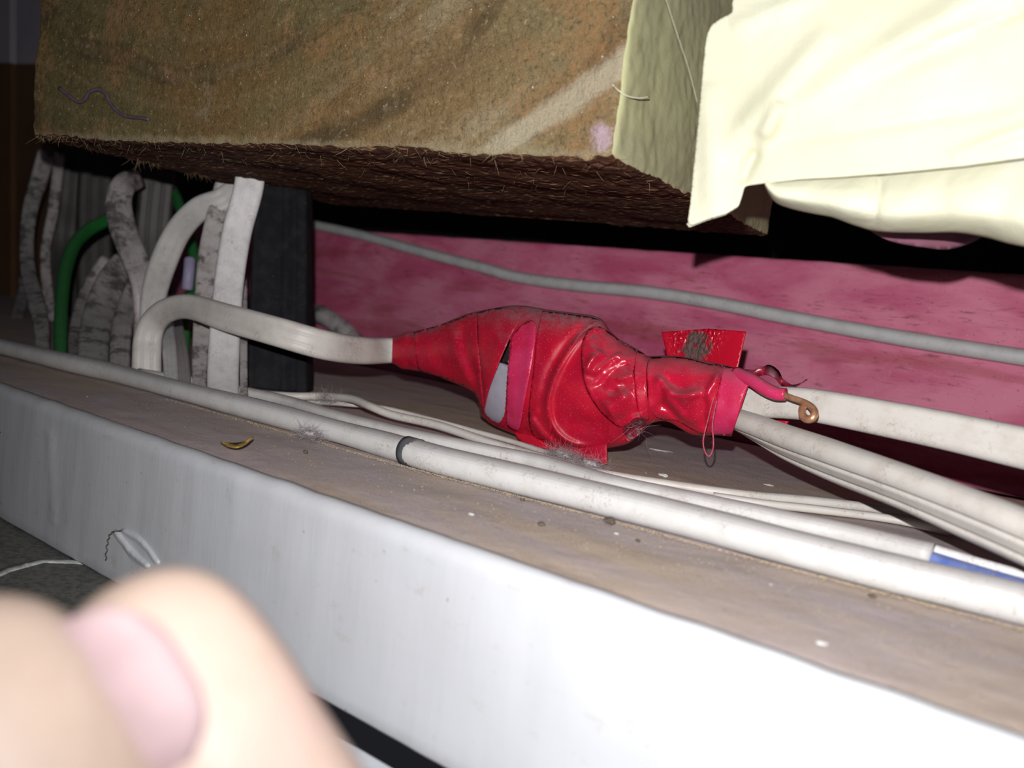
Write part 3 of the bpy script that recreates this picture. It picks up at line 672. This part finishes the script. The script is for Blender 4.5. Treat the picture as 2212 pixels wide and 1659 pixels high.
o = part_local('tear_shade', *shell([(1020, 790), (1060, 740), (1120, 720), (1150, 760), (1150, 900), (1100, 900), (1050, 870)], .281, .286, 3), M['gloom'], tj, False); fix_normals(o)  # near-black sheet added behind the tear as the shade inside it

def strip(poly, mat, lift=.0005, th_=.0002, step=5, sm=5, name='tape_strip', wr=.0003, lab=None, dirv=(.04, .02)):
    def pos(x, y):
        x, y, yy = surf_y(x, y, lift, True, .975, True)
        yy = yy-wr*np.array([noise.noise(Vector((a*dirv[0], b*dirv[1], 2.3))) for a, b in zip(x, y)])
        p = np.array([W(*q) for q in zip(x, y, yy)]); p[:, 2] = np.maximum(p[:, 2], .0009); return p
    v, f = sheet(poly, pos, step, sm); o = part_local(name, v, f, M[mat], tj); solid(o, th_)
    if lab: o['label'] = lab
    return o
strip([(894, 718), (930, 707), (985, 689), (1026, 674), (1030, 720), (1036, 780), (1042, 840), (1046, 892), (1030, 862), (1000, 836), (960, 819), (910, 804), (900, 780), (896, 745)], 'tape')
strip([(1030, 676), (1062, 668), (1100, 666), (1124, 684), (1105, 722), (1079, 782), (1056, 842), (1045, 884), (1038, 850), (1032, 760)], 'tape', .0004, step=4)
strip([(1106, 726), (1125, 704), (1150, 692), (1158, 712), (1148, 790), (1132, 870), (1122, 925), (1108, 928), (1094, 914), (1094, 860), (1098, 790)], 'tape_pink', .0008, lab='stretched pinkish strip beside the tear')
strip([(1172, 672), (1240, 680), (1296, 692), (1262, 716), (1226, 766), (1200, 820), (1186, 880), (1192, 930), (1176, 950), (1150, 938), (1142, 890), (1152, 800), (1160, 720)], 'tape', .0005)
strip([(1272, 712), (1296, 706), (1330, 728), (1374, 758), (1370, 800), (1372, 850), (1376, 892), (1344, 922), (1312, 904), (1284, 872), (1264, 830), (1256, 780), (1258, 740)], 'tape_gloss', .0010, .0002, 4, 5, wr=.0007, lab='glossy creased strip', dirv=(.035, .06))
strip([(1376, 758), (1400, 768), (1396, 800), (1397, 860), (1402, 905), (1384, 898), (1374, 850), (1371, 800)], 'tape_gloss', .0014)
strip([(1404, 772), (1470, 772), (1530, 786), (1560, 794), (1550, 850), (1532, 932), (1500, 930), (1460, 908), (1425, 905), (1402, 880), (1398, 820)], 'tape_gloss', .0009, .0002, 4, 5, wr=.0006, dirv=(.03, .045))
strip([(1562, 790), (1596, 797), (1625, 804), (1604, 860), (1580, 938), (1556, 940), (1534, 934), (1546, 880), (1556, 830)], 'tape_pink', .0007, lab='pinkish wrap at the right end')
strip([(1343, 932), (1360, 913), (1388, 900), (1396, 915), (1392, 936), (1368, 950)], 'tape_dark', .0006, .0002, 4, 4, lab='dark red patch painted as the shade in the fold between two wraps')  # dark patch laid over the pocket to give it its shade
# loose tails
def flap(poly, fy, mat, step=6, th_=.00025, name='tape_tail', lab=None, sm=0):
    def pos(x, y): p = np.array([W(a, b, fy(a, b)) for a, b in zip(x, y)]); p[:, 2] = np.maximum(p[:, 2], .0009); return p
    o = part_local(name, *sheet(poly, pos, step, sm), M[mat], tj); solid(o, th_)
    if lab: o['label'] = lab
    return o
flap([(1105, 925), (1160, 935), (1230, 955), (1311, 958), (1312, 1009), (1270, 1004), (1205, 990), (1160, 972), (1120, 950)], lambda a, b: .2755-.004*(b-920)/90-.0006*math.sin(a*.05), 'tape', lab='loose tail hanging below')
flap([(1429, 717), (1480, 714), (1530, 710), (1575, 713), (1612, 716), (1600, 770), (1590, 815), (1470, 800), (1442, 775)], lambda a, b: .300+.0012*math.sin((a-1430)*.03)+.0015*(780-b)/60, 'tape_flap', 5, lab='loose flap standing up behind with a dirt smudge')
flap([(1560, 870), (1620, 885), (1704, 910), (1692, 934), (1640, 926), (1580, 925)], lambda a, b: .2885, 'tape', lab='small corner of tape poking out between the two cables')
# curled dark strip at the right end
q = cr([(1622, 806, .280), (1645, 800, .281), (1662, 796, .283), (1680, 806, .284), (1692, 824, .283), (1712, 834, .281), (1732, 828, .280), (1744, 820, .280)], 6)
v, f = [], []
for i, a in enumerate(q):
    hgt = 15+8*math.sin(i/len(q)*5)-6*i/len(q)
    v.append(W(a[0], a[1]-hgt*.35, a[2])); v.append(W(a[0]-4, a[1]+hgt*.65, a[2]-.002+.003*math.sin(i*.3)))
    if i: f.append((2*i-2, 2*i, 2*i+1, 2*i-1))
o = part_local('curled_tape', v, f, M['tape_dark'], tj); solid(o, .0003)
# red insulated conductor with bare hooked copper end
def tpart(name, pts, rpx, mat, k=14, n=8):
    q = cr(pts, n); c = np.array([W(*a[:3]) for a in q]); rp = np.interp(np.linspace(0, 1, len(q)), np.linspace(0, 1, len(rpx)), rpx)
    return part_local(name, *tube(c, rp*np.array([depth(p) for p in c])/F, k), M[mat], tj)
tpart('red_sheath', [(1590, 806, .276), (1625, 822, .272), (1650, 838, .270), (1676, 850, .269), (1697, 852, .269)], [14, 15, 15, 14], 'tape_pink')
tpart('copper_wire', [(1688, 851, .2685), (1712, 860, .267), (1735, 868, .266), (1752, 878, .265), (1760, 892, .2635), (1754, 904, .2625), (1742, 905, .263), (1734, 896, .264), (1733, 882, .266), (1740, 876, .268)], [6.5, 6.5, 7, 8.5, 9, 9, 8, 6], 'copper')
# fuzzy thread loop hanging from the tape
q = [(1542, 858, .2655), (1536, 880, .2650), (1530, 905, .2645), (1522, 935, .2645), (1519, 955, .2645), (1521, 970, .2645), (1527, 983, .2645), (1534, 984, .2645), (1540, 970, .2645), (1541, 950, .2645), (1539, 920, .2645), (1543, 890, .2645), (1548, 866, .2650)]
tpart('thread_loop', q, [1.6]*5, 'thread', 6)
v, f = [], []; qq = cr(q, 8)
for a in qq[20:-16:1]: hair(W(*a), rng.normal(size=3), .0008, .00004, .5, 2)
o = part_local('thread_fuzz', v, f, M['thread'], tj); o['kind'] = 'stuff'
v, f = [], []
for k in range(26):
    a = (1372+rng.normal(0, 12), 926+rng.normal(0, 9)); hair(W(a[0], a[1], .2700), rng.normal(size=3), .004, .00005, 1.2, 5)
o = part_local('lint_in_fold', v, f, M['dust'], tj); o['kind'] = 'stuff'

# two flat cables leaving to the right
flat([(1480, 850, .284, 66), (1560, 862, .283, 66), (1640, 868, .281, 68), (1700, 870, .279, 70), (1760, 876, .277, 72), (1900, 902, .274, 78), (2050, 932, .271, 84), (2212, 968, .268, 92), (2400, 1008, .265, 100)], 'cable_cream', 'upper cream flat cable leaving the tape to the right past the copper hook', .46, 8, .05)
flat([(1500, 885, .287, 74, -88), (1565, 898, .285, 80, -86), (1620, 920, .280, 92, -80), (1700, 957, .271, 106, -66), (1800, 996, .260, 116, -58), (1950, 1052, .246, 122, -54), (2100, 1113, .233, 134, -50), (2212, 1160, .224, 144, -50), (2400, 1242, .212, 160, -50)], 'cable_cream', 'lower cream flat cable nearest the camera with ribbed underside, leaving the tape rightward', .50, 8, .30)

# ---------------------------------------------------------------- cloth
def cl_depth(x, y):
    d = .238-.045*np.clip((x-1490)/725, -.3, 1.4)-.010*np.clip((300-y)/300, -1, 1.5)*0
    for (a, b, c_, e, am, wd) in ((1620, 290, 2212, -60, 2.6, 34), (1560, 330, 1800, 60, 2.4, 26), (1700, 255, 2212, 20, -1.6, 40), (1660, 310, 2212, 225, -1.2, 18), (1690, 250, 2100, 120, 1.0, 30), (1630, 330, 1690, 220, 3.0, 16), (1600, 400, 1650, 290, -3.2, 14), (1530, 180, 1545, 480, 2.0, 26), (2050, 340, 2300, 250, 1.2, 12), (2010, 90, 2260, 10, -.9, 9), (1580, 60, 1790, -20, 1.6, 20)):
        dx, dy = c_-a, e-b; l2 = dx*dx+dy*dy; t = np.clip(((x-a)*dx+(y-b)*dy)/l2, 0, 1); dd = np.hypot(x-a-t*dx, y-b-t*dy)
        d = d-am*.001*np.exp(-(dd/wd)**2)*np.sqrt(np.clip(np.sin(np.pi*np.clip(t, .0, 1)), 0, 1))
    return d
def cl_pos(x, y): return np.array([P(a, b, d) for a, b, d in zip(x, y, cl_depth(x, y))])
ct = empty('yellow_cloth', P(1900, 430, .21), 'pale yellow cotton cloth draped in folds over the right side of the timber', 'cloth')
EDGE = [(1592, -160), (1588, -20), (1581, 8), (1583, 28), (1560, 38), (1537, 54), (1526, 78), (1519, 140), (1511, 240), (1500, 350), (1491, 440), (1485, 480), (1490, 489), (1530, 474), (1570, 462), (1596, 446), (1603, 425), (1609, 402), (1640, 398), (1720, 389), (1820, 383), (1940, 374), (2080, 360), (2212, 342), (2420, 318), (2420, -160)]
v, f = sheet(EDGE, cl_pos, 9)
o = part_local('top_layer', v, f, M['cloth'], ct); solid(o, .0007); sd = o.modifiers.new('s', 'SUBSURF'); sd.levels = 0; sd.render_levels = 1
# small triangular turned-under corner of the hem
v, f = sheet([(1486, 482), (1492, 489), (1530, 474), (1570, 462), (1596, 446), (1600, 425), (1590, 405), (1560, 420), (1520, 455)], lambda x, y: cl_pos(x, y)+np.outer(np.full(len(x), .0016), R[:, 2]), 7)
o = part_local('turned_hem', v, f, M['cloth'], ct); solid(o, .0006)
# under layer, rolled beneath the hem
LOW = [(1655, 400), (1664, 418), (1680, 436), (1712, 448), (1757, 458), (1800, 466), (1850, 484), (1900, 496), (1990, 499), (2065, 498), (2130, 508), (2212, 528), (2420, 560)]
rows = 26; v, f = [], []; lo = cr(LOW, 8)
for i, (bx, by) in enumerate(lo):
    ty = np.interp(bx, [1609, 1720, 1940, 2212, 2420], [402, 389, 374, 342, 318])-14
    for j in range(rows+1):
        t = j/rows; y = ty+(by-ty)*min(1, t/.86); a = t*math.pi*.93
        dd = cl_depth(np.array([bx]), np.array([ty]))[0]+.006-.0065*math.sin(min(a, 1.9)*1.0)+max(0, t-.62)**1.6*.085
        dd -= .0010*math.sin(bx*.045+3*t)*t+.0016*math.exp(-((bx-1870+60*t)/26)**2)*t-.0012*math.exp(-((bx-1905+20*t)/7)**2)
        v.append(P(bx, y, dd))
for i in range(len(lo)-1):
    for j in range(rows): a = i*(rows+1)+j; f.append((a, a+1, a+rows+2, a+rows+1))
o = part_local('under_layer', v, f, M['cloth'], ct); solid(o, .0008)
# stray yellow thread in front of the timber
q = cr([(1436, -10), (1452, 40), (1470, 95), (1488, 150), (1506, 220)], 6)
part_local('stray_thread', *tube([P(a, b, .240) for a, b in q], .00005, 6), M['cloth'], ct)
# course of the shade band behind the cloth, left unbuilt
q = cr([(1560, 395, .262), (1620, 412, .262), (1700, 436, .262), (1800, 468, .262), (1900, 502, .262), (2020, 545, .262), (2212, 612, .262), (2400, 690, .262)], 6)
c = np.array([P(*a) for a in q])

# ---------------------------------------------------------------- small debris on the ledge
def hairball(px, py, n, rad, ln, label, zo=0.0):
    n = int(n*2.2); ln *= .5
    global v, f
    v, f = [], []; c = L(px, py, .0012)
    for _ in range(n):
        p = c+rng.normal(size=3)*np.array([rad*1.5, rad, rad*.45]); p[2] = max(p[2], .0004); hair(p, rng.normal(size=3)*np.array([1, 1, .6]), ln*(.4+rng.random()), .000045, 1.6, 5)
    bm = bmesh.new(); bmesh.ops.create_icosphere(bm, subdivisions=3, radius=1); b0 = len(v)
    for q in bm.verts: k_ = .8+.7*noise.noise(q.co*3); v.append(c+np.array([q.co.x*rad*1.6, q.co.y*rad*1.1, q.co.z*rad*.5+.0005])*k_)
    f += [tuple(b0+q.index for q in fc.verts) for fc in bm.faces]; bm.free()
    vv = np.array(v); vv[:, 2] = np.maximum(vv[:, 2]+zo, .0001); return whole('dust_clump', (vv, list(f)), M['dust'], label, 'dust')
hairball(668, 946, 260, .0019, .0042, 'grey lint clump caught on the front side of the conduit, left of the ring', .001)
hairball(712, 880, 260, .0024, .0042, 'grey lint clump between the conduit and the kinked thin wire', .0035)
hairball(1213, 1000, 420, .0022, .0042, 'grey lint clump at the tip of the hanging tape tail', .0025)
hairball(1272, 1024, 260, .0020, .0036, 'smaller grey lint clump right of the tape tail on the cables', .003)
lf = cr([(476, 954), (490, 960), (512, 962), (532, 955), (546, 944)], 5); v, f = [], []
for i, (a, b) in enumerate(lf):
    t = i/(len(lf)-1); hw = 5*math.sin(math.pi*min(max(t, .06), .94)); v += [L(a, b-hw, .0010+.0022*t*t), L(a+2, b+hw*.3, .0006+.0016*t*t), L(a, b+hw, .0012+.0022*t*t)]
    if i: k = 3*i; f += [(k-3, k, k+1, k-2), (k-2, k+1, k+2, k-1)]
o = whole('dry_leaf', (v, f), M['leaf'], 'curled yellow brown leaf scrap on the ledge left of the conduit ring', 'leaf'); solid(o, .0003)
def blob(px, py, sx, sy, sz, mat, label, name, cat, group=None, z=0.0, rot=0.0):
    bm = bmesh.new(); bmesh.ops.create_icosphere(bm, subdivisions=2, radius=1)
    c = L(px, py, z); e = rng.random()*50
    for q in bm.verts:
        k = 1+.55*noise.noise(q.co*1.9+Vector((e, 0, 0))); co = Vector((q.co.x*sx*k, q.co.y*sy*k, q.co.z*sz*k)); co.rotate(Matrix.Rotation(rot, 3, 'Z')); q.co = co+Vector((0, 0, sz*.6))
    me = bpy.data.meshes.new(name); bm.to_mesh(me); bm.free(); me.materials.append(M[mat]); o = bpy.data.objects.new(name, me); COL.objects.link(o); o.location = Vector(c); return tag(o, label, cat, group)
blob(1317, 1130, .0016, .0013, .0010, 'crumb', 'largest dark brown crumb on the ledge in front of the conduit', 'crumb', 'crumb')
blob(660, 978, .0009, .0007, .0006, 'crumb', 'small dark crumb below the lint clump left of the ring', 'crumb', 'crumb')
for (a, b, s, wh) in ((1128, 1081, .0006, 'dark crumb close in front of the conduit, right of the joint ring'), (1170, 1134, .0008, 'dark crumb halfway between conduit and white edge, left of the largest crumb'), (1378, 1169, .0005, 'tiny dark crumb just right of the largest crumb'), (960, 1010, .0004, 'tiny dark crumb touching the conduit beside the joint ring'), (1885, 1290, .0007, 'rightmost dark crumb on the ledge below the conduit'), (1770, 1240, .0005, 'second dark crumb from the right edge, near the conduit')):
    blob(a, b, s*1.3, s, s*.6, 'crumb', wh, 'crumb', 'crumb')
blob(1428, 974, .0050, .0011, .0003, 'flake', 'long white paint flake in the shadow below the tape neck', 'paint_flake', 'flake', rot=.2)
blob(1661, 1049, .0019, .0007, .0003, 'flake', 'white paint flake right of the thread loop on the ledge', 'paint_flake', 'flake', rot=.1)
blob(1432, 1028, .0018, .0008, .0005, 'flake', 'crumbly white flake above the thin wire below tape neck', 'paint_flake', 'flake')
blob(1112, 1063, .0011, .0007, .0005, 'flake', 'white flake against the front of the conduit right of the ring', 'paint_flake', 'flake')
for (a, b, s, wh) in ((1018, 1112, .0013, 'pale flake near the white edge, below the joint ring'), (1332, 1154, .0012, 'pale flake just below the largest dark crumb'), (1555, 1188, .0006, 'pale speck against the conduit, right of the largest crumb'), (1775, 1392, .0016, 'larger pale flake on the brown ledge at lower right'), (188, 857, .0007, 'single white speck on the ledge at the far left'), (1665, 1263, .0006, 'pale speck in the middle of the ledge, above the lower right flake'), (1375, 1030, .0007, 'pale speck behind the thin wire, left of the crumbly flake'), (1395, 1022, .0006, 'pale speck between tape tail and crumbly flake, farther back')):
    blob(a, b, s*.65, s*.4, s*.2, 'flake', wh, 'paint_flake', 'flake')
blob(1302, 1035, .0010, .0005, .0003, 'cloth', 'tiny straw coloured chip beside the lint on the cables', 'wood_chip', 'chip', z=.0045, rot=.6)
v, f = [], []
for _ in range(3600):
    px_ = 380+rng.random()*1850; a = np.interp(px_, [250, 560, 888, 1300, 1700, 2212, 2420], [806, 887, 976, 1078, 1180, 1306, 1362]); c = L(px_, a, .004)
    c[1] -= .0036+abs(rng.normal(0, .0013)) if rng.random() < .88 else .004+rng.random()*.03
    c[2] = .0001; s = .00012+.00016*rng.random(); b = len(v)
    for q in ((1, 0, -.4), (-.5, .87, -.4), (-.5, -.87, -.4), (0, 0, 1)): v.append(c+np.array(q)*s*(.7+.6*rng.random()))
    f += [(b, b+1, b+3), (b+1, b+2, b+3), (b+2, b, b+3)]
gr = part_local('grit', v, f, M['sand'], le, False); gr['kind'] = 'stuff'

# ---------------------------------------------------------------- out-of-focus hand, lower left
def C3(px, py, dep_): return np.array([(px-CX)*dep_/F, (py-CY)*dep_/F, dep_])
def toW(c): return O+R@np.array(c)
ud = nrm((.575, .818, -.12)); sd_ = nrm(np.cross(ud, (0, 0, 1)))*-1           # along the fingers (tip -> knuckle), across towards the left
if sd_[0] > 0: sd_ = -sd_
tipA = C3(340, 1440, .088)-ud*.0105
def finger(tip, dirs, rad, lens):
    pts = [tip]; 
    for d, l_ in zip(dirs, lens): pts.append(pts[-1]+nrm(d)*l_)
    return pts
chains = []
A_ = finger(tipA, [ud, ud+np.array([0, 0, .05]), ud+np.array([0, 0, -.1])], 0, [.022, .024, .036]); chains.append((A_, [.0118, .0110, .0117, .0124]))
B_ = finger(C3(-215, 1300, .080), [ud, ud, ud], 0, [.024, .027, .034]); chains.append((B_, [.0130, .0124, .0128, .0134]))
Cc = finger(B_[0]+sd_*.019+ud*.006, [ud, ud, ud], 0, [.024, .026, .032]); chains.append((Cc, [.0090, .0100, .0108, .0116]))
Dd = finger(Cc[0]+sd_*.017+ud*.018, [ud, ud, ud], 0, [.019, .020, .028]); chains.append((Dd, [.0078, .0086, .0094, .0105]))
wrist = (A_[-1]+Dd[-1])/2+ud*.085
th0 = wrist-ud*.030-sd_*.030+np.array([0, 0, -.004]); T_ = [th0-ud*.050-sd_*.004+np.array([0, 0, -.020]), th0-ud*.026-sd_*.008+np.array([0, 0, -.014]), th0]
chains.append((T_, [.0105, .0118, .0145]))
sv, se, sr = [wrist, wrist+ud*.045+np.array([0, 0, -.014]), wrist+ud*.11+np.array([0, 0, -.06])], [(0, 1), (1, 2)], [.024, .026, .032]
palm = wrist-ud*.042; sv.append(palm); sr.append(.020); se.append((0, 3))
for ch, rd in chains:
    b = len(sv)
    if ch is T_: sv += ch[::-1]; sr += rd[::-1]; se += [(0, b)]+[(b+i, b+i+1) for i in range(len(ch)-1)]
    else:
        root = palm+(ch[-1]-palm)*.55; sv.append(root); sr.append(.0145); se.append((3, b)); sv += ch[::-1]; sr += rd[::-1]; se += [(b+i, b+i+1) for i in range(len(ch))]
hd = empty('hand', toW(wrist), 'out of focus hand in the lower left corner, fingertip with pink nail in front', 'hand')
me = bpy.data.meshes.new('skin_surface'); me.from_pydata([tuple(toW(q)-np.array(hd.location)) for q in sv], se, []); me.materials.append(M['skin'])
ho = bpy.data.objects.new('skin_surface', me); COL.objects.link(ho); ho.parent = hd
sk = ho.modifiers.new('skin', 'SKIN'); sk.use_smooth_shade = True
for i, r_ in enumerate(sr): me.skin_vertices[0].data[i].radius = (r_, r_)
me.skin_vertices[0].data[0].use_root = True
ss = ho.modifiers.new('sub', 'SUBSURF'); ss.levels = 3; ss.render_levels = 3
# nails: curved plates on the camera side of each fingertip
for q, (ch, rd) in enumerate(chains[:4]):
    t0_, rr_ = ch[0], rd[0]*.92; v, f = [], []; n1, n2 = 14, 12
    dr = nrm(ch[1]-ch[0]); nz = nrm(np.array([-.25, 0, -1])-dr*np.dot((-.12, 0, -1), dr)); sx = np.cross(dr, nz)
    for i in range(n1+1):
        for j in range(n2+1):
            a = i/n1*2-1; b = j/n2*2-1; s_ = b*math.sqrt(max(0, 1-abs(a)**3.2))
            an = s_*.85; p = t0_+dr*(.0125+a*.0085)+(nz*math.cos(an)+sx*math.sin(an))*(rr_*1.0-.0006*(a > .85)+.0006*(a < -.6)-.0022*max(0, -a-.2)); v.append(toW(p))
    for i in range(n1):
        for j in range(n2): a = i*(n2+1)+j; f.append((a, a+1, a+n2+2, a+n2+1))
    o = part_local('fingernail', v, f, M['nail'], hd); solid(o, .0005)
